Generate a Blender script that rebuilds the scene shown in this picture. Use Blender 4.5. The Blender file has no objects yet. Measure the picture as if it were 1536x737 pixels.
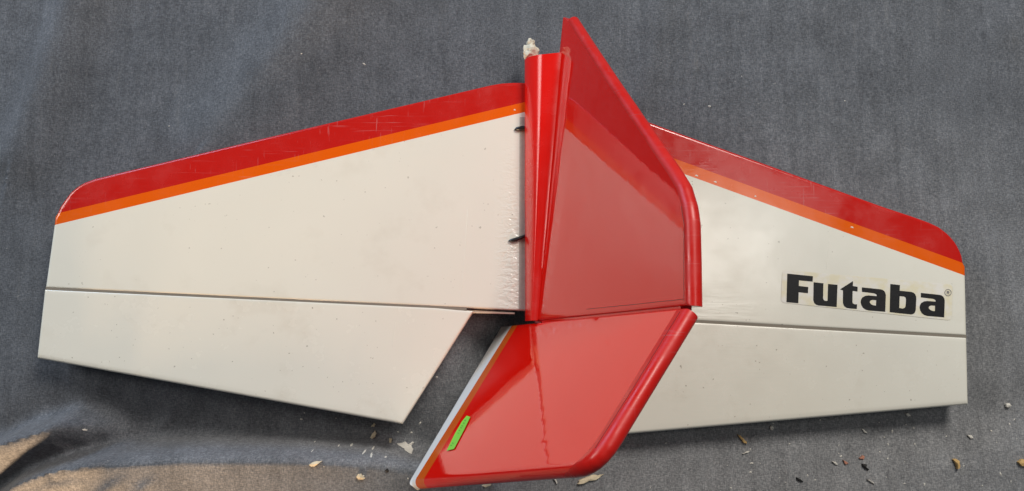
import bpy, bmesh, math, random
import numpy as np
from mathutils import Vector, noise as mnoise

S = bpy.context.scene
COL = S.collection
random.seed(7)

# ---------------------------------------------------------------- camera
F_PX, DIST, TILT = 1180.0, 0.59, math.radians(7.5)
FW = np.array([0, math.sin(TILT), -math.cos(TILT)])
UP = np.array([0, math.cos(TILT), math.sin(TILT)])
RI = np.array([1.0, 0, 0])
CAM = -FW * DIST
cd = bpy.data.cameras.new('camera'); cam = bpy.data.objects.new('camera', cd); COL.objects.link(cam)
cd.sensor_width = 36; cd.lens = 36 * F_PX / 1536; cd.clip_start = .01; cd.clip_end = 50
cam.location = CAM; cam.rotation_euler = (TILT, 0, 0)
S.camera = cam

# ---------------------------------------------------------------- world, lamps, exposure
w = bpy.data.worlds.new('World'); S.world = w; w.use_nodes = True
w.node_tree.nodes['Background'].inputs[0].default_value = (.80, .90, 1.0, 1)
w.node_tree.nodes['Background'].inputs[1].default_value = .085

def lamp(name, kind, loc, target, energy, color, **kw):
    ld = bpy.data.lights.new(name, kind); ld.energy = energy; ld.color = color
    for k, v in kw.items(): setattr(ld, k, v)
    o = bpy.data.objects.new(name, ld); COL.objects.link(o)
    o.location = loc
    o.rotation_euler = (Vector(target) - Vector(loc)).to_track_quat('-Z', 'Y').to_euler()
    return o
# ceiling lamp up to the right, the lamp whose glare shows on the right half of the tailplane
lamp('ceiling_lamp', 'AREA', (.62, .22, 1.75), (.05, 0, 0), 3.2, (1, .965, .90), shape='DISK', size=.4)
# main light from the top side of the picture, so shadows fall toward the bottom
lamp('work_light', 'AREA', (.65, 1.15, 1.4), (.15, -.05, 0), 27, (1, .955, .89), shape='DISK', size=.6)
# second, broader room light high on the left; it lights the left faces of fin and rudder
lamp('room_light', 'AREA', (-2.65, 1.15, 1.7), (0, 0, .05), 36, (1, .97, .92), shape='DISK', size=1.2)
# cool daylight from the upper left, low
lamp('window_light', 'AREA', (-1.15, 1.35, .50), (-.3, .15, 0), 13, (.42, .66, 1), shape='RECTANGLE', size=.6, size_y=.8)
# warm lamp low beyond the lower left edge, raking over the cloth folds
lamp('warm_lamp', 'SPOT', (-.45, -1.0, .058), (-.34, -.18, .002), 140, (1, .66, .38), spot_size=math.radians(34), spot_blend=.75, shadow_soft_size=.11)

S.view_settings.view_transform = 'Standard'; S.view_settings.look = 'None'
S.view_settings.exposure = 0.0; S.view_settings.gamma = 1
S.render.engine = 'CYCLES'

# ---------------------------------------------------------------- helpers
ROOT = np.array([.02, 0, -.016])          # base of the tail

def ray(px, py): return FW + RI * (px - 768) / F_PX + UP * (368.5 - py) / F_PX
def at_height(px, py, h):
    d = ray(px, py); return CAM + d * ((h - CAM[2]) / d[2])
def nrm(v): return v / np.linalg.norm(v)

class Frame:                              # a panel's plane: axes a, b and outward normal n
    def __init__(s, o, a, b):
        s.o = np.array(o, float); s.a = nrm(np.array(a, float)); s.n = nrm(np.cross(s.a, b)); s.b = np.cross(s.n, s.a)
    def loc(s, px, py):
        d = ray(px, py); p = CAM + d * ((s.o - CAM).dot(s.n) / d.dot(s.n))
        return np.array([(p - s.o).dot(s.a), (p - s.o).dot(s.b)])
    def locs(s, pts): return np.array([s.loc(*p) for p in pts])
    def world(s, P, z):
        P = np.asarray(P); return s.o + P[..., :1] * s.a + P[..., 1:2] * s.b + np.asarray(z)[..., None] * s.n

def new_obj(name, me, mat=None, parent=None):
    o = bpy.data.objects.new(name, me); COL.objects.link(o)
    if mat is not None: me.materials.append(mat)
    if parent is not None: o.parent = parent
    return o
def mesh_obj(name, V, Fc, mat, parent=None, smooth=True, origin=ROOT):
    V = np.asarray(V) - np.asarray(origin)
    me = bpy.data.meshes.new(name); me.from_pydata(V.tolist(), [], Fc)
    me.update()
    bm = bmesh.new(); bm.from_mesh(me); bmesh.ops.remove_doubles(bm, verts=bm.verts, dist=2e-6)
    bmesh.ops.dissolve_degenerate(bm, edges=bm.edges, dist=1e-6)
    bmesh.ops.recalc_face_normals(bm, faces=bm.faces); bm.to_mesh(me); bm.free()
    if smooth:
        me.polygons.foreach_set('use_smooth', [True] * len(me.polygons))
        me.set_sharp_from_angle(angle=math.radians(50))
    return new_obj(name, me, mat, parent)
def tag(o, label, cat, group=None):
    o['label'] = label; o['category'] = cat
    if group: o['group'] = group

def resample(P, us):
    P = np.asarray(P, float); seg = np.r_[0, np.cumsum(np.linalg.norm(np.diff(P, axis=0), axis=1))]
    s = np.asarray(us) * seg[-1]
    return np.stack([np.interp(s, seg, P[:, k]) for k in (0, 1)], 1)
def dist_poly(Q, P):
    Q = Q.reshape(-1, 2); P = np.asarray(P, float); best = np.full(len(Q), 1e9)
    for p, q in zip(P[:-1], P[1:]):
        e = q - p; L = e.dot(e)
        t = np.clip(((Q - p) @ e) / max(L, 1e-15), 0, 1)
        best = np.minimum(best, np.linalg.norm(Q - p - t[:, None] * e, axis=1))
    return best
def offset_line(P, d):                    # move a polyline sideways (left of its direction is +)
    P = np.asarray(P, float); T = np.gradient(P, axis=0); T /= np.linalg.norm(T, axis=1)[:, None]
    return P + np.stack([-T[:, 1], T[:, 0]], 1) * d
def ends(n, end=.03, k=6):                # samples bunched at both ends
    e = end * (np.linspace(0, 1, k) ** 2)
    return np.r_[e[:-1], np.linspace(end, 1 - end, n), (1 - e[::-1])[1:]]

def panel(name, fr, A, B, T, edges, mat, parent, us, ts, walls='ABSE', bow=None):
    """closed shell between the lines A and B; edges = [(polyline, radius, depth)] are rounded"""
    A = resample(A, us); B = resample(B, us); ts = np.asarray(ts)
    G = A[:, None] * (1 - ts)[None, :, None] + B[:, None] * ts[None, :, None]
    n, m = G.shape[:2]
    drop = np.zeros(n * m)
    for P, r, dep in edges:
        d = np.clip(dist_poly(G, P) / r, 0, 1)
        drop = np.maximum(drop, dep * (1 - np.sqrt(np.clip(1 - (1 - d) ** 2, 0, 1))))
    drop = drop.reshape(n, m)
    top = -drop; bot = -T + np.minimum(drop, T / 2)
    if bow is not None: top = top + bow(G)
    V = np.concatenate([fr.world(G, top).reshape(-1, 3), fr.world(G, bot).reshape(-1, 3)])
    N = n * m; Fc = []
    for i in range(n - 1):
        for j in range(m - 1):
            a, b, c, d = i * m + j, (i + 1) * m + j, (i + 1) * m + j + 1, i * m + j + 1
            Fc.append((a, b, c, d)); Fc.append((N + d, N + c, N + b, N + a))
    def wall(idx):
        for a, b in zip(idx[:-1], idx[1:]): Fc.append((a, b, N + b, N + a))
    if 'A' in walls: wall([i * m for i in range(n)])
    if 'B' in walls: wall([i * m + m - 1 for i in range(n)])
    if 'S' in walls: wall(list(range(m)))
    if 'E' in walls: wall([(n - 1) * m + j for j in range(m)])
    return mesh_obj(name, V, Fc, mat, parent)

# ---------------------------------------------------------------- materials
def mat(name):
    m = bpy.data.materials.new(name); m.use_nodes = True
    nt = m.node_tree; b = nt.nodes['Principled BSDF']
    return m, nt, b
def N_(nt, t, **kw):
    n = nt.nodes.new(t)
    for k, v in kw.items():
        if k in n.inputs: n.inputs[k].default_value = v
        else: setattr(n, k, v)
    return n
def coords(nt, scale=(1, 1, 1), rot=(0, 0, 0)):
    tc = nt.nodes.new('ShaderNodeTexCoord'); mp = nt.nodes.new('ShaderNodeMapping')
    mp.inputs['Scale'].default_value = scale; mp.inputs['Rotation'].default_value = rot
    nt.links.new(tc.outputs['Object'], mp.inputs[0]); return mp.outputs[0]
def ramp(nt, src, stops):
    r = nt.nodes.new('ShaderNodeValToRGB'); nt.links.new(src, r.inputs[0])
    e = r.color_ramp.elements
    while len(e) < len(stops): e.new(.5)
    for el, (p, c) in zip(e, stops):
        el.position = p; el.color = c if len(c) == 4 else (*c, 1)
    return r.outputs[0]
def mix(nt, fac, a, b, mode='MIX'):
    n = nt.nodes.new('ShaderNodeMix'); n.data_type = 'RGBA'; n.blend_type = mode
    for s, v in ((n.inputs[0], fac), (n.inputs[6], a), (n.inputs[7], b)):
        if hasattr(v, 'is_linked'): nt.links.new(v, s)
        else: s.default_value = v if not isinstance(v, tuple) else (*v, 1)[:4]
    return n.outputs[2]
def math_(nt, op, a, b=None):
    n = nt.nodes.new('ShaderNodeMath'); n.operation = op
    for s, v in zip(n.inputs, (a, b)):
        if v is None: continue
        if hasattr(v, 'is_linked'): nt.links.new(v, s)
        else: s.default_value = v
    return n.outputs[0]
def noise(nt, vec, scale, detail=3, rough=.55, dist=0):
    n = N_(nt, 'ShaderNodeTexNoise', Scale=scale, Detail=detail, Roughness=rough, Distortion=dist)
    nt.links.new(vec, n.inputs['Vector']); return n.outputs[0]
def bump(nt, b, h, strength, distance, chain=None):
    n = N_(nt, 'ShaderNodeBump', Strength=strength, Distance=distance)
    nt.links.new(h, n.inputs['Height'])
    if chain is not None: nt.links.new(chain, n.inputs['Normal'])
    nt.links.new(n.outputs[0], b.inputs['Normal']); return n.outputs[0]

def film(name, base, rough=.1, wav=.25, wrinkle=0.0, dirt=0.0, spec=.5, scuff=0.0, ior=1.5, streak=0.0):
    """glossy iron-on covering film: slightly wavy, scuffed, speckled"""
    m, nt, b = mat(name); v = coords(nt)
    big = noise(nt, v, 14, 2); fine = noise(nt, v, 700, 2)
    dark = tuple(c * .93 for c in base); col = mix(nt, big, dark, base)
    if dirt:
        sm = noise(nt, v, 22, 4, .65)
        smf = ramp(nt, sm, [(.56, (0, 0, 0)), (.80, (1, 1, 1))])
        col = mix(nt, math_(nt, 'MULTIPLY', smf, dirt), col, (.47, .40, .29))
        sp = noise(nt, v, 330, 1.5)
        spf = ramp(nt, sp, [(.735, (0, 0, 0)), (.77, (1, 1, 1))])
        col = mix(nt, math_(nt, 'MULTIPLY', spf, dirt * 2.2), col, (.22, .18, .13))
    if scuff:                             # pale drag scratches
        ln = noise(nt, coords(nt, (28, 1100, 28), (0, 0, -.24)), 1, 2, .6); lf = ramp(nt, ln, [(.63, (0, 0, 0)), (.72, (1, 1, 1))])
        l2 = noise(nt, coords(nt, (900, 60, 28), (0, 0, .2)), 1, 2, .6); lf2 = ramp(nt, l2, [(.66, (0, 0, 0)), (.74, (1, 1, 1))])
        area = ramp(nt, noise(nt, v, 16, 3), [(.42, (0, 0, 0)), (.60, (1, 1, 1))])
        k = math_(nt, 'MULTIPLY', math_(nt, 'MULTIPLY', math_(nt, 'MAXIMUM', lf, lf2), area), .45 * scuff)
        col = mix(nt, k, col, tuple(.5 * c + .30 for c in base))
    if hasattr(col, 'is_linked'): nt.links.new(col, b.inputs['Base Color'])
    b.inputs['IOR'].default_value = 1.5
    rv = noise(nt, v, 45, 4, .6)
    rr = ramp(nt, rv, [(.35, (rough * .75,) * 3), (.75, (rough * (1.35 + scuff),) * 3)])
    nt.links.new(rr, b.inputs['Roughness'])
    c = bump(nt, b, noise(nt, v, 26, 2), wav, .0012)
    b.inputs['IOR'].default_value = ior
    c = bump(nt, b, noise(nt, v, 220, 2), wav * .22, .0004, c)
    if streak:                            # long shallow ripples in the stretched film
        c = bump(nt, b, noise(nt, coords(nt, (120, 30, 120)), 1, 1.5, .5), streak, .0006, c)
    if scuff:                             # long fine drag marks
        sv = coords(nt, (60, 900, 60), (0, 0, .25)); s1 = noise(nt, sv, 1, 3, .7)
        c = bump(nt, b, s1, scuff * .12, .0004, c)
    if wrinkle:
        # shrink wrinkles gathered where the film meets the fuselage
        tc = nt.nodes.new('ShaderNodeTexCoord'); sx = nt.nodes.new('ShaderNodeSeparateXYZ'); nt.links.new(tc.outputs['Object'], sx.inputs[0])
        x = sx.outputs[0]
        xm = math_(nt, 'SUBTRACT', 1, math_(nt, 'MULTIPLY', math_(nt, 'ABSOLUTE', math_(nt, 'SUBTRACT', x, -.0205)), 75))
        xm = math_(nt, 'MAXIMUM', xm, 0)
        ym = math_(nt, 'MINIMUM', math_(nt, 'MAXIMUM', math_(nt, 'MULTIPLY', math_(nt, 'SUBTRACT', .09, sx.outputs[1]), 9), 0), 1)
        k = math_(nt, 'MULTIPLY', xm, ym)
        wv = coords(nt, (190, 340, 90), (0, 0, -.25)); wn = noise(nt, wv, 1, 2, .5, .6)
        c = bump(nt, b, math_(nt, 'MULTIPLY', wn, k), wrinkle, .0035, c)
        # a couple of puckers by the elevator hinge, right of the fin
        xr = math_(nt, 'MAXIMUM', math_(nt, 'SUBTRACT', 1, math_(nt, 'MULTIPLY', math_(nt, 'ABSOLUTE', math_(nt, 'SUBTRACT', x, .132)), 28)), 0)
        yr = math_(nt, 'MAXIMUM', math_(nt, 'SUBTRACT', 1, math_(nt, 'MULTIPLY', math_(nt, 'ABSOLUTE', math_(nt, 'ADD', sx.outputs[1], .055)), 26)), 0)
        wr = noise(nt, coords(nt, (30, 240, 30), (0, 0, .1)), 1, 2)
        c = bump(nt, b, math_(nt, 'MULTIPLY', wr, math_(nt, 'MULTIPLY', xr, yr)), wrinkle * .2, .003, c)
    return m
def plain(name, base, rough=.6, var=.15, scale=60, spec=.5):
    m, nt, b = mat(name); v = coords(nt)
    n = noise(nt, v, scale, 4)
    nt.links.new(mix(nt, n, tuple(c * (1 - var) for c in base), tuple(min(1, c * (1 + var)) for c in base)), b.inputs['Base Color'])
    b.inputs['Roughness'].default_value = rough; b.inputs['Specular IOR Level'].default_value = spec
    bump(nt, b, noise(nt, v, scale * 6, 3), .3, .0005)
    return m

M = {}
M['white'] = film('white_film', (.80, .775, .675), .20, .20, wrinkle=.45, dirt=.20)
M['white_elev'] = film('white_film_elevator', (.80, .77, .67), .20, .20, dirt=.28, scuff=.5)
M['red'] = film('red_trim_film', (.53, .011, .007), .17, .22, scuff=.8)
M['orange'] = film('orange_trim_film', (.80, .115, .001), .17, .2, scuff=.5)
M['rim'] = film('red_edge_film', (.56, .009, .005), .32, .40, scuff=.8)
M['gap_shade'] = plain('gap_shade_film', (.22, .19, .15), .6)  # dark colour paints the shade of the hinge gap onto the film
M['root_strip'] = plain('grey_root_strip', (.42, .39, .33), .7, .2, 300)  # grey-brown strip on the tailplane beside the fairing
M['fin'] = film('red_fin_film', (.73, .006, .002), .03, .08, streak=.09, ior=1.56)
M['fair'] = film('red_fairing_film', (.74, .007, .003), .24, .12)
M['rudder_white'] = film('grey_white_film', (.80, .80, .78), .15, .15)
M['rudder_orange'] = film('rudder_orange_film', (.62, .10, .008), .15, .15)
M['black'] = plain('black_rubber', (.012, .012, .013), .35)
M['foam'] = plain('broken_foam', (.62, .58, .47), .9, .3, 220)
M['dark_seam'] = plain('dark_seam', (.16, .008, .007), .4)
M['ink'] = plain('black_ink', (.008, .008, .009), .5, .5, 240, .3)
M['grey_ink'] = plain('grey_ink', (.20, .19, .18), .5)
M['green'] = plain('green_paper', (.20, .60, .04), .6, .12)
M['green_ink'] = plain('dark_green_ink', (.05, .38, .01), .6)
M['wood'] = plain('pale_balsa', (.70, .60, .42), .85, .25, 300)
M['pine'] = plain('yellow_wood', (.58, .38, .15), .8, .3, 300)
M['pale'] = plain('pale_fleck', (.68, .65, .58), .8, .2, 300)
M['redbit'] = plain('reddish_fleck', (.45, .20, .13), .8, .2, 300)
M['blackbit'] = plain('black_fleck', (.012, .011, .011), .7, .2, 300)

# yellowed sticker paper
m, nt, b = mat('yellowed_decal'); v = coords(nt)
st = noise(nt, v, 95, 4, .6); f = ramp(nt, st, [(.40, (0, 0, 0)), (.62, (1, 1, 1))])
nt.links.new(mix(nt, f, (.78, .75, .68), (.75, .69, .50)), b.inputs['Base Color'])
b.inputs['Roughness'].default_value = .32
bump(nt, b, noise(nt, v, 180, 3), .15, .0005)
M['decal'] = m

# heathered grey cloth
m, nt, b = mat('grey_woven_cloth'); v = coords(nt)
th1 = noise(nt, coords(nt, (1, 3.2, 1)), 400, 3, .65); th2 = noise(nt, coords(nt, (3.2, 1, 1)), 400, 3, .65)
th = math_(nt, 'MULTIPLY', math_(nt, 'ADD', th1, th2), .5)
thc = ramp(nt, th, [(.36, (.062, .067, .077)), (.50, (.106, .113, .126)), (.64, (.172, .180, .196))])
blot = noise(nt, v, 38, 4, .6); bl = ramp(nt, blot, [(.3, (.84, .84, .84)), (.7, (1.14, 1.14, 1.14))])
col = mix(nt, 1.0, thc, bl, 'MULTIPLY')
grain = ramp(nt, noise(nt, coords(nt, (170, 14, 60), (0, 0, .06)), 1, 4, .65), [(.3, (.86, .86, .86)), (.7, (1.12, 1.12, 1.12))])
col = mix(nt, 1.0, col, grain, 'MULTIPLY')
# brighter light at the lower right painted into the cloth colour, plus pale dust
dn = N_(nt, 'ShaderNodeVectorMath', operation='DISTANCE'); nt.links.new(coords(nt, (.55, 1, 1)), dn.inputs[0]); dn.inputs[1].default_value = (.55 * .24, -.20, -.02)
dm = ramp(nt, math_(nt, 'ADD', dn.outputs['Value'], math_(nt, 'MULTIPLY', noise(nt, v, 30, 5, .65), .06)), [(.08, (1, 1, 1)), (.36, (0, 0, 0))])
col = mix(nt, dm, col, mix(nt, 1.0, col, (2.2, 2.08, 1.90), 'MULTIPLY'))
pale = ramp(nt, noise(nt, coords(nt, (30, 6, 10), (0, 0, .5)), 3, 5, .7), [(.60, (0, 0, 0)), (.82, (1, 1, 1))])
col = mix(nt, math_(nt, 'MULTIPLY', pale, .30), col, (.24, .23, .22))
lint = ramp(nt, noise(nt, v, 420, 1, .5), [(.765, (0, 0, 0)), (.80, (1, 1, 1))])
col = mix(nt, math_(nt, 'MULTIPLY', lint, .35), col, (.40, .39, .37))
for sp_, rad in (((175, 628), .0075), ((164, 648), .0065)):      # two rusty stains
    p_ = at_height(*sp_, -.05); dn = N_(nt, 'ShaderNodeVectorMath', operation='DISTANCE'); nt.links.new(v, dn.inputs[0]); dn.inputs[1].default_value = tuple(p_)
    dd_ = math_(nt, 'ADD', dn.outputs['Value'], math_(nt, 'MULTIPLY', noise(nt, v, 160, 3), .006))
    sf = ramp(nt, math_(nt, 'DIVIDE', dd_, rad * 2.4), [(.15, (1, 1, 1)), (.75, (0, 0, 0))])
    col = mix(nt, math_(nt, 'MULTIPLY', sf, .7), col, (.10, .052, .018))
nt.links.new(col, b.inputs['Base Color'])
b.inputs['Roughness'].default_value = .95; b.inputs['Specular IOR Level'].default_value = .12
b.inputs['Sheen Weight'].default_value = .15
c = bump(nt, b, th, .55, .0009)
bump(nt, b, noise(nt, v, 60, 4, .6), .16, .003, c)
M['cloth'] = m

# ---------------------------------------------------------------- the cloth it lies on
def pxl(px, py): return at_height(px, py, -.02)[:2]
def ridge(X, Y, pts, width, h, far=None):
    """soft crest along pixel points; far = width on its upper side"""
    P = np.array([pxl(*p) for p in pts]); Q = np.stack([X.ravel(), Y.ravel()], 1)
    best = np.full(len(Q), 1e9); side = np.zeros(len(Q)); hh = np.zeros(len(Q)); H = np.array(h if hasattr(h, '__len__') else [h] * len(P), float)
    for i, (p, q) in enumerate(zip(P[:-1], P[1:])):
        e = q - p; t = np.clip(((Q - p) @ e) / e.dot(e), 0, 1); r = Q - p - t[:, None] * e
        d = np.linalg.norm(r, axis=1); up_ = d < best
        best[up_] = d[up_]; side[up_] = np.sign(e[0] * (Q - p)[:, 1] - e[1] * (Q - p)[:, 0])[up_]; hh[up_] = (H[i] * (1 - t) + H[i + 1] * t)[up_]
    wdt = np.where(side > 0, far or width, width)
    return (hh * np.exp(-(best / wdt) ** 2)).reshape(X.shape)
nx, ny = 600, 400
xs = np.linspace(-.62, .62, nx); ys = np.linspace(-.40, .42, ny)
X, Y = np.meshgrid(xs, ys)
def fnoise(sx, sy, seed, rot=0):
    c, s = math.cos(rot), math.sin(rot)
    return np.array([[mnoise.noise((( c * x + s * y) * sx + seed, (-s * x + c * y) * sy, seed * 1.7)) for x in xs] for y in ys])
Z = np.full(X.shape, -.0195)
Z += .0022 * fnoise(5, 3, 3.1, .5) + .0007 * fnoise(16, 9, 8.2, .9) + .00015 * fnoise(50, 40, 5.5)
Z += ridge(X, Y, [(30, 230), (75, 120), (135, -60)], .028, .0090, .017)        # folds at the upper left
Z += ridge(X, Y, [(330, 205), (400, 130), (520, -40)], .050, .0125, .030)
Z += ridge(X, Y, [(960, 150), (985, 60), (1000, -60)], .012, .002)
def signed(pts, vals):
    P = np.array([pxl(*p) for p in pts]); Q = np.stack([X.ravel(), Y.ravel()], 1); best = np.full(len(Q), 1e9); sg = np.zeros(len(Q)); val = np.zeros(len(Q))
    for i, (p, q) in enumerate(zip(P[:-1], P[1:])):
        e = q - p; t = np.clip(((Q - p) @ e) / e.dot(e), 0, 1); d = np.linalg.norm(Q - p - t[:, None] * e, axis=1); u = d < best - 1e-9
        best[u] = d[u]; sg[u] = np.sign(e[0] * (Q - p)[:, 1] - e[1] * (Q - p)[:, 0])[u]; val[u] = (vals[i] * (1 - t) + vals[i + 1] * t)[u]
    return (best * sg).reshape(X.shape), val.reshape(X.shape)
# the big swell along the bottom edge and the hollow between it and the left elevator
D_, W_ = signed([(-500, 960), (-120, 815), (20, 748), (70, 716), (120, 697), (180, 686), (300, 679), (450, 680), (560, 686), (650, 702), (760, 740)], [.3, .45, .64, .86, 1.0, 1.08, 1.1, 1.08, .94, .5, 0])
t_ = np.clip(D_ / .012, 0, 1); st_ = t_ * t_ * (3 - 2 * t_)
swell = np.where(D_ <= 0, .0295 + np.maximum(.24 * D_, -.045), .0295 * (1 - st_) - .026 * st_ * np.exp(-(np.maximum(D_ - .012, 0) / .034) ** 2))
Z_s = W_ * swell
for _ in range(4):                         # cloth cannot kink: round the crest
    Z_p = np.pad(Z_s, 1, mode='edge'); Z_s = (Z_p[:-2, 1:-1] + Z_p[2:, 1:-1] + Z_p[1:-1, :-2] + Z_p[1:-1, 2:] + 2 * Z_p[1:-1, 1:-1]) / 6
Z += Z_s
Z += ridge(X, Y, [(-200, 775), (-60, 712), (0, 688), (60, 658), (112, 640), (150, 646), (200, 672)], .022, [.054, .060, .064, .065, .055, .026, 0], .010)
Z += ridge(X, Y, [(60, 745), (110, 722), (170, 712)], .004, [.001, .003, 0]) + ridge(X, Y, [(150, 760), (190, 725), (225, 705)], .004, [.003, .002, 0]) + ridge(X, Y, [(215, 760), (240, 725), (262, 705)], .004, [.002, .002, 0])
Z += ridge(X, Y, [(690, 600), (735, 530), (780, 470)], .020, [-.008, -.022, -.022])     # dip under the rudder's foot
Z += ridge(X, Y, [(200, 650), (330, 640), (480, 655), (590, 690)], .012, [0, .003, .003, 0])
Z += ridge(X, Y, [(250, 612), (225, 640), (200, 662)], .005, [0, .0022, .001])
Z += ridge(X, Y, [(1360, 640), (1370, 690), (1385, 760)], .003, [.0003, .0011, .0011])
Z += ridge(X, Y, [(1270, 660), (1310, 715), (1330, 760)], .003, [.0003, .0008, .0008])
Z += ridge(X, Y, [(1195, 640), (1180, 700), (1195, 760)], .003, [.0003, .0008, .0008])
Z += ridge(X, Y, [(1180, 700), (1340, 655), (1600, 590)], .020, [0, -.003, -.006])
Z += ridge(X, Y, [(1560, -20), (1500, 60), (1540, 160)], .02, [.003, .003, 0])
# under the tail the cloth is pressed flat
def cloth_z(x, y):
    i = min(max((x - xs[0]) / (xs[1] - xs[0]), 0), nx - 1.001); j = min(max((y - ys[0]) / (ys[1] - ys[0]), 0), ny - 1.001)
    a, b_ = int(i), int(j); u, v_ = i - a, j - b_
    return (Z[b_, a] * (1 - u) + Z[b_, a + 1] * u) * (1 - v_) + (Z[b_ + 1, a] * (1 - u) + Z[b_ + 1, a + 1] * u) * v_
def on_cloth(px, py):
    h = -.02
    for _ in range(6):
        p = at_height(px, py, h); h = cloth_z(p[0], p[1])
    return np.array([p[0], p[1], h])
V = np.stack([X.ravel(), Y.ravel(), Z.ravel()], 1)
Fc = [(j * nx + i, j * nx + i + 1, (j + 1) * nx + i + 1, (j + 1) * nx + i) for j in range(ny - 1) for i in range(nx - 1)]
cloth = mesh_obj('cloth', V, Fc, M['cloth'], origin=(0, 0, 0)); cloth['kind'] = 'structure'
cloth['label'] = 'creased dark grey woven cloth spread under the tail'

# ---------------------------------------------------------------- the tail
tail = bpy.data.objects.new('model_aircraft_tail', None); COL.objects.link(tail); tail.location = ROOT; tail.empty_display_size = .05
tag(tail, 'red and white model aircraft tail with upright fin, lying on grey cloth', 'aircraft tail')

# ---- tailplane
ST = Frame((0, 0, 0), (1, 0, 0), (0, 1, 0)); T_ST = .011
L = ST.locs
le_l = L([(800, 122), (770, 122), (752, 123), (735, 126), (690, 136.5), (400, 204.5), (160, 262), (140, 267), (122, 273.5), (106, 285), (95, 299), (87, 311), (83, 321)])
le_r = L([(800, 122), (818, 125), (840, 132), (1000, 191), (1160, 248.5), (1327, 309), (1370, 323), (1395, 332), (1410, 339), (1422, 348), (1432, 358), (1440, 370), (1445, 382), (1448, 396)])
ro_l = L([(800, 150.5), (780, 155), (83, 321)]); ow_l = L([(800, 165.5), (780, 170), (81, 338)])
ro_r = L([(800, 150.5), (825, 171), (1006, 236), (1448, 396)]); ow_r = L([(800, 165.5), (825, 189), (1023, 260), (1448.2, 414)])
white_top = np.concatenate([ow_l[::-1], ow_r[1:]]); hinge = L([(68, 431.5), (783, 466), (800, 467), (1044, 481), (1450, 503.5)])
tip_l = L([(83, 321), (81, 338), (68, 431.5)]); tip_r = L([(1448, 396), (1448.2, 414), (1450, 503.5)])
RL = [(le_l, .0028, T_ST / 2), (le_r, .0028, T_ST / 2), (tip_l, .0012, .0012), (tip_r, .0012, .0012), (hinge, .0012, .0012)]
le_ts = np.r_[0, .001, .004, .010, .018, .03, .045, .065, .09, .12, .16, .22, .4, .7, 1]
stab = panel('stabilizer', ST, white_top, hinge, T_ST, RL, M['white'], tail, ends(110, .01), ends(24, .03), 'BSE')
stab['label'] = 'cream white fixed tailplane panel'
for le, ro, ow in ((le_l, ro_l, ow_l), (le_r, ro_r, ow_r)):
    panel('leading_edge_trim', ST, le, ro, T_ST, RL, M['red'], stab, ends(90, .02, 9), le_ts, 'AE')
    panel('orange_stripe', ST, ro, ow, T_ST, RL, M['orange'], stab, ends(60, .02), np.linspace(0, 1, 5), 'E')

def elevator(top, inner, te, tipe):
    top, inner, te, tipe = L(top), L(inner), L(te), L(tipe)
    ed = [(top, .0015, .0015), (inner, .0012, .0012), (tipe, .0012, .0012), (te, .0022, .0030)]
    return panel('elevator', ST, top, te, .0095, ed, M['white_elev'], tail, ends(70, .02), ends(22, .03))
elevator([(66.7, 434), (656, 461.6), (710, 466.8)], [(710, 466.8), (603, 637)], [(55, 538), (603, 637)], [(66.7, 434), (55, 538)])
elevator([(880, 474.5), (1044, 483.3), (1450.2, 506.3)], [(880, 474.5), (938, 652)], [(938, 652), (1452.5, 607.5)], [(1450.2, 506.3), (1452.5, 607.5)])
hw = L([(68, 433.2), (640, 461), (700, 464)]); hr_ = L([(900, 475), (1044, 482.7), (1450, 505.5)])
for ln in (hw, hr_):                       # strip of film that bridges the hinge gap, sunk between the panels
    panel('hinge_film', ST, offset_line(ln, .0011) , offset_line(ln, -.0011), .0004, [], M['gap_shade'], tail, np.linspace(0, 1, 60), np.array([0, .5, 1]), bow=lambda G: np.full(G.shape[:2], -.0042))
# thin white hinge lip and dark joiner wire in the slot left of the rudder
def tube(name, pts, rad, mat_, parent, seg=8, origin=ROOT):
    pts = [np.array(p, float) for p in pts]; V = []; Fc = []
    rad = rad if hasattr(rad, '__len__') else [rad] * len(pts)
    for i, p in enumerate(pts):
        t = nrm(pts[min(i + 1, len(pts) - 1)] - pts[max(i - 1, 0)]); a = nrm(np.cross(t, (.13, .21, .97) if abs(t[2]) < .9 else (1, 0, 0))); c_ = np.cross(t, a)
        for k in range(seg):
            th_ = 2 * math.pi * k / seg; V.append(p + rad[i] * (a * math.cos(th_) + c_ * math.sin(th_)))
    for i in range(len(pts) - 1):
        for k in range(seg): Fc.append((i * seg + k, i * seg + (k + 1) % seg, (i + 1) * seg + (k + 1) % seg, (i + 1) * seg + k))
    Fc.append(tuple(range(seg))[::-1]); Fc.append(tuple((len(pts) - 1) * seg + k for k in range(seg)))
    return mesh_obj(name, V, Fc, mat_, parent, origin=origin)
tube('hinge_lip', [at_height(640, 463.6, -.0052), at_height(700, 467.4, -.0050), at_height(772, 470.2, -.0045)], [.0010, .0012, .0007], M['white_elev'], tail)

# ---- fin: leans to the right, away from the left half of the tailplane
H0 = at_height(806.5, 482, .026); F0 = at_height(845.5, 25, .026); H1 = at_height(1047, 457, .210)
FIN = Frame(H0, F0 - H0, H1 - H0)
if FIN.n[0] > 0: FIN.n = -FIN.n
T_F = .009
FL = FIN.locs
root = FL([(806.5, 482), (845.5, 25)]); root_in = root + np.array([[0, -.010], [0, -.0008]])
crease = FL([(1028, 458), (1027, 380), (1026, 335), (1023, 312), (1015, 284), (1002, 262), (987, 239.5), (950, 184), (909, 122), (870, 61), (852, 32)])
s_ = 1 if offset_line(crease, .005)[5, 1] > crease[5, 1] else -1
rim = offset_line(crease, .0045 * s_); rim[0, 0] = crease[0, 0]
nose = np.array([rim[-1], root_in[-1]])
hl = np.array([root_in[0], rim[0]])
RF = [(rim, .0045, .0045), (hl, .0012, .0012), (nose, .0010, .0010)]
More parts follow.
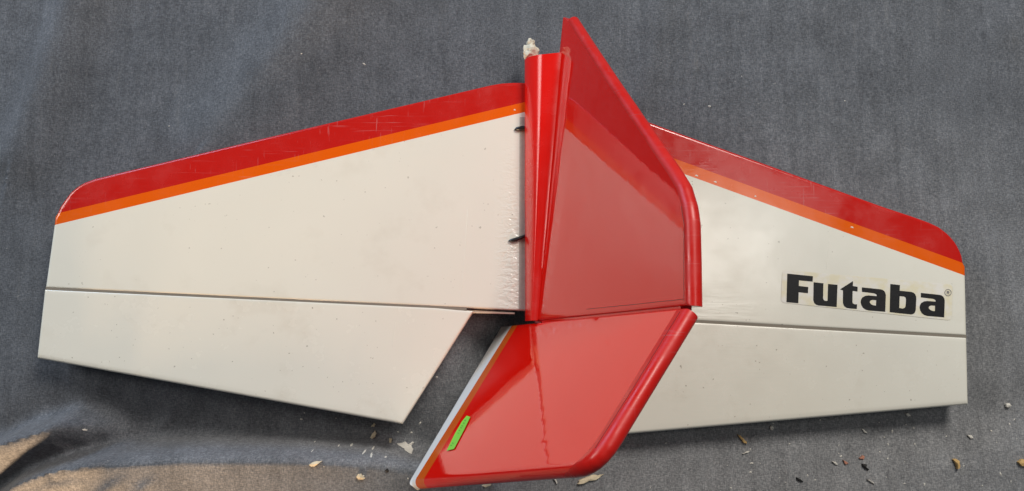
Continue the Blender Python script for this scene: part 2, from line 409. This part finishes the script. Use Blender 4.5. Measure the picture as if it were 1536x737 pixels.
rl = root_in[[0, 1]]
inner = np.r_[0, .01, .03, .08, .15, .25, .38, .5, .65, .8, .92, 1]
fin = panel('fin', FIN, crease, rl, T_F, RF, M['fin'], tail, ends(90, .02), inner, 'BSE')
panel('edge_strip', FIN, rim, crease, T_F, RF, M['rim'], fin, ends(90, .02), np.r_[0, .02, .06, .12, .2, .3, .42, .56, .72, .86, 1], 'ASE')
fin['label'] = 'glossy red upright fin with rounded rim'

# ---- rudder: hinged on the fin, swung toward the left
HD = nrm(H1 - H0); R0 = at_height(625, 730, .062)
RUD = Frame(H0, HD, H0 - R0)
if RUD.n[2] < 0: RUD.n = -RUD.n
QL = RUD.locs
T_R = .009
def corner(p, q, r, rad, k=7):           # p -> q -> r with q rounded off
    a, c_ = nrm(p - q), nrm(r - q); pa, pc = q + a * rad, q + c_ * rad
    return [((1 - t) ** 2) * pa + 2 * t * (1 - t) * q + t * t * pc for t in np.linspace(0, 1, k)]
wt = QL([(751.5, 489.5), (617, 716)]); wo = QL([(768, 488), (623.5, 719)]); orr = QL([(776.5, 487.3), (635.5, 719)])
tipc = QL([(1025, 462), (884, 689)]); tec = QL([(884, 690), (674, 710), (635, 716)])
s2 = 1 if offset_line(tipc, .005)[0, 0] > tipc[0, 0] else -1
tipo = offset_line(tipc, .0045 * s2)
teo = tec + np.array([0, -.0045])
def cross2(p, d, q, e):
    t = ((q - p)[0] * e[1] - (q - p)[1] * e[0]) / (d[0] * e[1] - d[1] * e[0]); return p + d * t
te_d = teo[-1] - teo[0]
cor = cross2(tipo[0], tipo[1] - tipo[0], teo[0], te_d)
def te_hit(Ln): return cross2(Ln[0], Ln[1] - Ln[0], teo[0], te_d)
hy = -.0012                                # rudder starts just behind the hinge line
def start(Ln): return cross2(Ln[0], Ln[1] - Ln[0], np.array([0, hy]), np.array([1.0, 0]))
arc = corner(tipo[0], cor, teo[-1], .019)
tip_path = np.array([start(tipo)] + arc)
e_or, e_wo, e_wt = te_hit(orr), te_hit(wo), te_hit(wt)
w_arc = corner(start(wt), e_wt, e_wo, .0045)
red_root = np.array([start(orr), e_or]); or_root = np.array([start(wo), e_wo]); wh_root = np.array([start(wt)] + w_arc)
te_line = np.array([arc[-1], e_wo, w_arc[-1]])
h_line = np.array([start(wt), start(tipo)])
RR = [(tip_path, .0045, .0045), (te_line, .0045, .0045), (h_line, .0012, .0012), (wh_root, .0016, .0016)]
t0 = .042
rudder = panel('rudder', RUD, tip_path, red_root, T_R, RR, M['fin'], tail, ends(80, .03, 10), t0 + (1 - t0) * inner, 'SE')
panel('edge_strip', RUD, tip_path, red_root, T_R, RR, M['rim'], rudder, ends(80, .03, 10), t0 * np.r_[0, .03, .08, .15, .24, .36, .5, .66, .83, 1], 'ASE')
rudder['label'] = 'glossy red rudder swung over to the left'
panel('orange_stripe', RUD, red_root, or_root, T_R, RR, M['rudder_orange'], rudder, ends(50, .03, 10), np.linspace(0, 1, 5), 'SE')
panel('white_root_edge', RUD, or_root, wh_root, T_R, RR, M['rudder_white'], rudder, ends(50, .03, 10), ends(8, .1, 4), 'BSE')

tube('hinge_rod', [H0 + HD * k * .02 - FIN.n * .0046 for k in range(0, 10)] , .0034, M['fin'], tail, 10)
# ---- fairing along the fin root
secs = []
for k in range(41):
    t = k / 40; y = 80 + (482 - 80) * t
    def lerp(a, b_): return a + (b_ - a) * t
    e = at_height(lerp(840, 806.5), lerp(79, 481), lerp(.0280, .0264))
    c_ = at_height(lerp(813, 796.5), lerp(82, 481), lerp(.0252, .0240))
    bl = at_height(lerp(787, 787.5), lerp(90, 482), lerp(.006, .003))
    br = e + np.array([lerp(.016, .007), 0, 0]); br0 = br.copy(); br0[2] = .0002
    base = bl.copy(); base[2] = .0002; base[0] += .0012
    k1 = bl * .18 + c_ * .82 + np.array([-.0016, 0, .0010]) * lerp(1, .4); k2 = c_ * .80 + e * .20
    bulge = (bl + k1) / 2 + np.array([-.0024, 0, .0022]) * lerp(1, .45)
    pts = [base]
    for u in np.linspace(0, 1, 8): pts.append((1 - u) ** 2 * bl + 2 * u * (1 - u) * bulge + u * u * k1)
    for u in np.linspace(0, 1, 7)[1:]: pts.append((1 - u) ** 2 * k1 + 2 * u * (1 - u) * (c_ + np.array([0, 0, .0006])) + u * u * k2)
    pts += [k2 * .5 + e * .5 + np.array([0, 0, .0003]), e, br - np.array([0, 0, .006]), br0]
    secs.append(pts)
m_ = len(secs[0]); V = [p for s in secs for p in s]
Fc = [(i * m_ + j, i * m_ + j + 1, (i + 1) * m_ + j + 1, (i + 1) * m_ + j) for i in range(len(secs) - 1) for j in range(m_ - 1)]
Fc += [tuple(range(m_)), tuple((len(secs) - 1) * m_ + j for j in range(m_))[::-1]]
fair = mesh_obj('fairing', V, Fc, M['fair'], tail); fair['label'] = 'tapered red fillet along the foot of the fin'

# ---- small bits on the tail
tube('wire_end', [at_height(772, 195, .0008), at_height(775, 193.5, .0016), at_height(782, 192.5, .0018), at_height(792, 192, .0018)], [.0006, .0014, .0017, .0017], M['black'], tail, 10)
tube('wire_end', [at_height(763, 362, .0008), at_height(767, 361, .0016), at_height(774, 359.5, .0018), at_height(783, 356, .0018), at_height(793, 352, .0018)], [.0006, .0014, .0016, .0012, .0012], M['black'], tail, 10)
def lump(name, c0, rx, ry, rz, mat_, parent, seed, rough=.5, origin=ROOT, sub=3):
    bm = bmesh.new(); bmesh.ops.create_icosphere(bm, subdivisions=sub, radius=1)
    for v_ in bm.verts:
        k = 1 + rough * mnoise.noise(v_.co * 1.7 + Vector((seed, 0, 0))) + .4 * rough * mnoise.noise(v_.co * 5 + Vector((seed, 3, 0)))
        v_.co = Vector((v_.co.x * rx * k, v_.co.y * ry * k, v_.co.z * rz * k)) + Vector(c0 - np.asarray(origin))
    me = bpy.data.meshes.new(name); bm.to_mesh(me); bm.free()
    return new_obj(name, me, mat_, parent)
fo = lump('broken_foam_stub', at_height(796, 79, .006), .0062, .0062, .006, M['foam'], tail, 3.3, .28)
fo['label'] = 'pale broken foam poking out of the front end'
lump('foam_tip', at_height(796, 66, .008), .0028, .0042, .003, M['foam'], fo, 9.1, .5)
# dark overlap seams of the covering film
def seam(fr, pts, rad, mat_, parent, z=.0):
    P = resample(fr.locs(pts), np.linspace(0, 1, 24)); P = P + np.array([[.0003 * mnoise.noise((i * .7, 1, 2)), .0003 * mnoise.noise((i * .7, 5, 2))] for i in range(24)])
    W = fr.world(P, np.full(24, z)); return tube('film_seam', W, rad, mat_, parent, 5)

seam(FIN, [(1026, 452), (1026, 335), (1022, 310)], .00022, M['dark_seam'], fin)
seam(FIN, [(880, 464), (950, 457), (1024, 449)], .00015, M['dark_seam'], fin)
seam(RUD, [(1020, 468), (950, 582), (893, 672)], .00018, M['dark_seam'], rudder)
tube('torn_film', [at_height(803, 484, .027), at_height(812, 486, .029), at_height(820, 484, .028)], [.0012, .0017, .0006], M['dark_seam'], fin, 7)
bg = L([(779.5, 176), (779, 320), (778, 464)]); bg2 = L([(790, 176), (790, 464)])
panel('grey_root_strip', ST, bg, bg2, .0004, [], M['root_strip'], stab, np.linspace(0, 1, 40), np.array([0, .5, 1]), bow=lambda G: np.full(G.shape[:2], .0003))

# ---- yellowed name decal
def flat(name, loops, z, mat_, parent, fr=ST):
    bm = bmesh.new()
    for lp in loops:
        vs = [bm.verts.new(Vector(fr.world(fr.loc(*p), np.float64(z)) - ROOT)) for p in lp]
        for a, b_ in zip(vs, vs[1:] + vs[:1]): bm.edges.new((a, b_))
    bmesh.ops.triangle_fill(bm, use_beauty=True, use_dissolve=False, edges=bm.edges[:])
    for f_ in bm.faces:
        f_.normal_update()
        if f_.normal.dot(Vector(fr.n)) < 0: f_.normal_flip()
    me = bpy.data.meshes.new(name); bm.to_mesh(me); bm.free()
    return new_obj(name, me, mat_, parent)
# old creases and overlaps in the white film, nicks along the orange stripe
for pts in ([(1244, 350), (1242, 380), (1239, 409)], [(703, 300), (697, 390), (690, 460)], [(594, 480), (588, 525)]):
    P = resample(ST.locs(pts), np.linspace(0, 1, 12)); tube('film_crease', ST.world(P, np.full(12, -.00042)), [.0001] + [.00052] * 10 + [.0001], M['white'], stab, 8)
for (x, y, a, w_) in ((419, 262, -.24, 7), (432, 258.5, -.24, 5), (473, 249, -.24, 6), (560, 224, -.24, 3), (772, 165, .3, 3), (1045, 263.5, .35, 5), (1073, 273, .35, 5), (1133, 294.5, .35, 3), (1278, 341, .35, 5)):
    ca, sa = math.cos(a), math.sin(a)
    flat('trim_nick', [[(x + ca * u * w_ - sa * q, y + sa * u * w_ + ca * q) for u, q in ((-.5, .9), (-.3, -.6), (0, -1.2), (.35, -.7), (.5, .8))]], .00012, M['white_elev'], stab)
def round_poly(P, r, k=6):
    P = [np.array(p, float) for p in P]; out = []
    for i, q in enumerate(P):
        out += corner(P[i - 1], q, P[(i + 1) % len(P)], r, k)
    return out
decal = flat('name_decal', [round_poly([(1173.5, 405), (1428.5, 427), (1427, 481), (1171, 454)], 7)], .00025, M['decal'], tail)
decal['label'] = 'yellowed sticker lettered in bold black'
r1 = lambda P: [(1165 + x / 7.757, 395 + y / 7.757) for x, y in P]
r2 = lambda P, dx=0, dy=0: [(1295 + (x + dx) / 8.673, 405 + (y + dy) / 8.673) for x, y in P]
A_out = [(745, 300), (900, 316), (985, 325), (1012, 332), (1035, 348), (1050, 372), (1056, 402), (1052, 510), (1048, 618), (940, 609), (830, 600), (790, 588), (758, 565), (738, 530), (728, 490), (734, 458), (750, 432), (785, 411), (830, 405), (938, 414), (936, 398), (925, 386), (900, 377), (820, 367), (745, 358)]
A_in = [(890, 463), (930, 467), (928, 538), (892, 533), (864, 520), (846, 496), (852, 476), (868, 466)]
B_out = [(348, 184), (474, 198), (470, 272), (560, 281), (620, 287), (650, 297), (672, 318), (684, 350), (686, 385), (678, 525), (668, 556), (650, 573), (622, 580), (480, 566), (340, 550)]
B_in = [(470, 342), (525, 347), (543, 356), (552, 378), (550, 430), (546, 472), (536, 494), (508, 504), (464, 496)]
letters = [
    [r1([(122, 122), (420, 152), (416, 215), (258, 200), (256, 265), (366, 278), (362, 350), (254, 338), (250, 466), (112, 454)])],
    [r1([(428, 222), (542, 234), (538, 408), (544, 426), (558, 437), (578, 440), (590, 436), (596, 242), (706, 252), (696, 510), (590, 501), (488, 492), (458, 484), (436, 464), (424, 430)])],
    [r1([(886, 208), (884, 266), (940, 275), (938, 330), (882, 322), (879, 450), (884, 468), (900, 477), (934, 480), (930, 533), (850, 527), (812, 520), (784, 500), (770, 468), (768, 440), (770, 318), (735, 304)])],
    [r2(A_out, -766, -72), r2(A_in, -766, -72)],
    [r2(B_out), r2(B_in)],
    [r2(A_out), r2(A_in)]]
for lp in letters: flat('letter', lp, .00040, M['ink'], decal)
ring = [[(1098 + rr * math.cos(a), 297 + rr * math.sin(a)) for a in np.linspace(0, 2 * math.pi, 25)[:-1]] for rr in (46, 37)]
flat('registered_ring', [r2(ring[0]), r2(ring[1])], .00040, M['grey_ink'], decal)
flat('registered_letter', [r2([(1082, 274), (1104, 276), (1116, 284), (1116, 296), (1106, 302), (1120, 322), (1108, 321), (1096, 303), (1091, 303), (1090, 319), (1080, 318)])], .00040, M['grey_ink'], decal)

# ---- green price sticker on the rudder, with tiny dark print
gs = flat('green_sticker', [[(701, 624.5), (706.5, 626.5), (697, 646), (682, 674.5), (671, 677), (683, 652), (694, 633)]], .0006, M['green'], tail, RUD)
gs['label'] = 'bright green paper sticker with tiny print'
for (x, y, sx_, sy_) in ((699, 632, 2.6, 2.2), (697, 636, 2.4, 2.4), (694.5, 640, 2.6, 1.8), (693, 643, 3.0, 1.6), (690.5, 647, 2.6, 2.0), (688.5, 651, 2.2, 1.4), (680.5, 666, 2.6, 2.2), (678, 669.5, 2.8, 1.8)):
    flat('print_mark', [[(x - sx_ * .6, y - .2), (x - .2, y - sy_ * .6), (x + sx_ * .6, y + .3), (x + .1, y + sy_ * .6)]], .0008, M['green_ink'], gs, RUD)

# ---------------------------------------------------------------- chips and flakes lying on the cloth
def chip(px, py, outline, thick, mat_, label, name='wood_chip', cat='wood chip', group='chips scattered on the cloth', lift=.0006):
    c0 = on_cloth(px, py); sc = np.linalg.norm(c0 - CAM) / F_PX
    n = len(outline); P = [(dx * sc, -dy * sc) for dx, dy in outline]
    P2 = []
    for i in range(n):                       # ragged outline
        a, b_ = np.array(P[i]), np.array(P[(i + 1) % n])
        for t in (0, .33, .66): P2.append(a + (b_ - a) * t + (np.array([random.uniform(-1, 1), random.uniform(-1, 1)]) * .5 * sc if t else 0))
    n = len(P2); V = []
    sl = (random.uniform(-.12, .12), random.uniform(-.12, .12))
    zc = lambda p: cloth_z(c0[0] + p[0], c0[1] + p[1]) - c0[2]
    for p in P2: V.append((p[0], p[1], zc(p) + lift * .4))
    for p in P2: V.append((p[0] * .93, p[1] * .93, zc(p) + lift + thick + sl[0] * p[0] + sl[1] * p[1] + random.uniform(0, .3) * thick))
    V.append((0, 0, lift + thick * 1.7)); V.append((0, 0, lift * .3))
    Fc = [(i, (i + 1) % n, n + (i + 1) % n, n + i) for i in range(n)] + [(n + i, n + (i + 1) % n, 2 * n) for i in range(n)] + [((i + 1) % n, i, 2 * n + 1) for i in range(n)]
    o = mesh_obj(name, V, Fc, mat_, smooth=False, origin=(0, 0, 0)); o.location = c0
    tag(o, label, cat, group); return o
W, PN, PL = M['wood'], M['pine'], M['pale']
chip(559.5, 638.5, [(-3, 1), (2, -4), (4, -2), (2, 2)], .0006, W, 'small pale chip just under the trailing edge of the left elevator')
chip(560.5, 652, [(-4, 4), (-2, -1), (2, -6), (4, -2), (3, 3), (0, 5)], .0012, W, 'pointed beige chip below the smaller one under the left elevator')
chip(586, 660.5, [(-2, -3), (2, -2), (2, 3), (-1, 2)], .0010, W, 'tiny beige chip left of the large pale flake')
chip(607, 671, [(-13, -5), (-5, -5), (-1, -7), (5, -3), (10, -7), (13, -6), (9, -2), (13, 2), (13, 7), (5, 4), (-3, 0)], .0008, PL, 'large pale flake between left elevator corner and rudder')
chip(473.5, 696, [(-9, 1), (-2, -3), (9, -4), (5, -1), (0, 3), (-6, 4)], .0010, W, 'slim beige splinter furthest left among the chips')
chip(541.5, 715, [(-6, 1), (-4, -4), (1, -4), (6, 2), (4, 4), (-3, 4)], .0013, W, 'rounded beige chip on cloth left of the rudder corner')
chip(730, 727.5, [(-7, 1), (-3, -3), (7, -3), (6, 1), (-1, 3)], .0008, W, 'flat beige chip under the rudder trailing edge, nearest its white corner')
chip(832, 719, [(-4, -6), (-1, -7), (4, 5), (3, 7)], .0008, PL, 'thin white sliver under the middle of the rudder trailing edge')
chip(886, 717.5, [(-20, 8), (-16, 2), (-6, -2), (4, -5), (10, -4), (20, -6), (8, 2), (-2, 3), (-10, 7)], .0010, W, 'long ragged beige flake below the rounded rudder corner')
chip(1113, 658.5, [(-7, -7), (-2, -4), (6, 4), (6, 7), (1, 5)], .0011, PN, 'yellow wood splinter on cloth below the right elevator')
chip(1433, 695, [(-4, -5), (0, -6), (4, -3), (3, 6), (0, 7), (-1, 1)], .0018, PN, 'yellow wood chip with dark end, lower right of the right elevator')
chip(1532, 694, [(-6, -1), (-2, -4), (5, -4), (6, 3), (-2, 4)], .0015, PN, 'yellow wood chip at the right edge of the picture')
chip(1510, 608, [(-3, -2), (1, -3), (4, 0), (2, 3), (-3, 2)], .0016, PL, 'small white pellet right of the right elevator corner', 'pellet', 'crumb')
chip(1157, 642, [(-3, -1), (0, -4), (3, 0), (1, 3), (-2, 3)], .0010, PL, 'tiny grey crumb touching the right elevator shadow', 'crumb', 'crumb')
chip(1199.5, 720, [(-5, -4), (1, -1), (5, 2), (2, 3), (-3, 0)], .0007, M['blackbit'], 'small black flake near the bottom edge, right of the rudder', 'flake', 'flake')
chip(1297, 700, [(-4, -4), (2, -3), (1, 0), (5, 4), (0, 3), (-3, 0)], .0007, M['blackbit'], 'black flake beside the reddish fleck', 'flake', 'flake')
chip(1292, 686, [(-4, 1), (1, -3), (4, -1), (2, 3)], .0006, M['redbit'], 'reddish fleck on cloth below the right elevator', 'flake', 'flake')
chip(1268, 693, [(-4, -3), (0, -1), (4, 2), (-1, 3)], .0006, M['redbit'], 'brownish fleck left of the black flake', 'flake', 'flake')
chip(1252, 694.5, [(-4, -2), (0, -2), (4, 2), (0, 2)], .0006, PL, 'small pale sliver left of the brownish fleck', 'sliver', 'sliver')
chip(1305.5, 722, [(-5, -3), (-2, -2), (5, 3), (1, 2)], .0006, PL, 'pale sliver below the two flecks near the bottom edge', 'sliver', 'sliver')
chip(1119, 678.5, [(-6, 2), (0, -1), (6, -2), (1, 1)], .0005, PL, 'thin pale sliver just below the yellow splinter', 'sliver', 'sliver')
chip(1296, 646.5, [(-4, -3), (-1, -2), (4, 3), (0, 2)], .0006, PL, 'thin pale sliver close under the right elevator edge', 'sliver', 'sliver')
chip(1361, 623, [(-4, -2), (0, -3), (4, 1), (0, 2)], .0007, PL, 'pale crumb in the shadow under the right elevator', 'crumb', 'crumb')
chip(1455, 655, [(-4, -2), (1, -2), (3, 2), (-1, 2)], .0008, PL, 'grey crumb between white pellet and yellow chip', 'crumb', 'crumb')
chip(581, 706, [(-3, -1), (0, -3), (3, 0), (0, 3)], .0008, M['blackbit'], 'tiny black flake on cloth beside the white rudder corner', 'flake', 'flake')

# dust and lint too small to count
V = []; Fc = []
def speck(px, py, r, h):
    c0 = on_cloth(px, py); b0 = len(V); a0 = random.uniform(0, 6.3); el = random.uniform(1, 2.4)
    for k in range(5):
        a = a0 + 2 * math.pi * k / 5; dx, dy = r * math.cos(a) * el, r * math.sin(a)
        c_, s = math.cos(a0), math.sin(a0)
        x, y = c0[0] + dx * c_ - dy * s, c0[1] + dx * s + dy * c_
        V.append((x, y, cloth_z(x, y) + .0001))
    V.append((c0[0], c0[1], c0[2] + h))
    for k in range(5): Fc.append((b0 + k, b0 + (k + 1) % 5, b0 + 5))
for i in range(70):
    if random.random() < .62: px, py = random.uniform(960, 1536), random.uniform(625, 737)
    elif random.random() < .6: px, py = random.uniform(440, 700), random.uniform(600, 735)
    else: px, py = random.uniform(0, 1536), random.uniform(0, 240)
    r = random.choice((.0003, .0004, .0005, .0007)); speck(px, py, r, r * .9)
for p in ((630, 635), (617, 649), (528, 667), (545, 679), (560, 672), (452, 629), (655, 566), (597, 648), (117, 647)): speck(*p, .0008, .0009)
du = mesh_obj('dust_specks', V, Fc, M['pale'], smooth=False, origin=(0, 0, 0)); du['kind'] = 'stuff'
du['label'] = 'pale dust and lint specks sprinkled over the cloth'
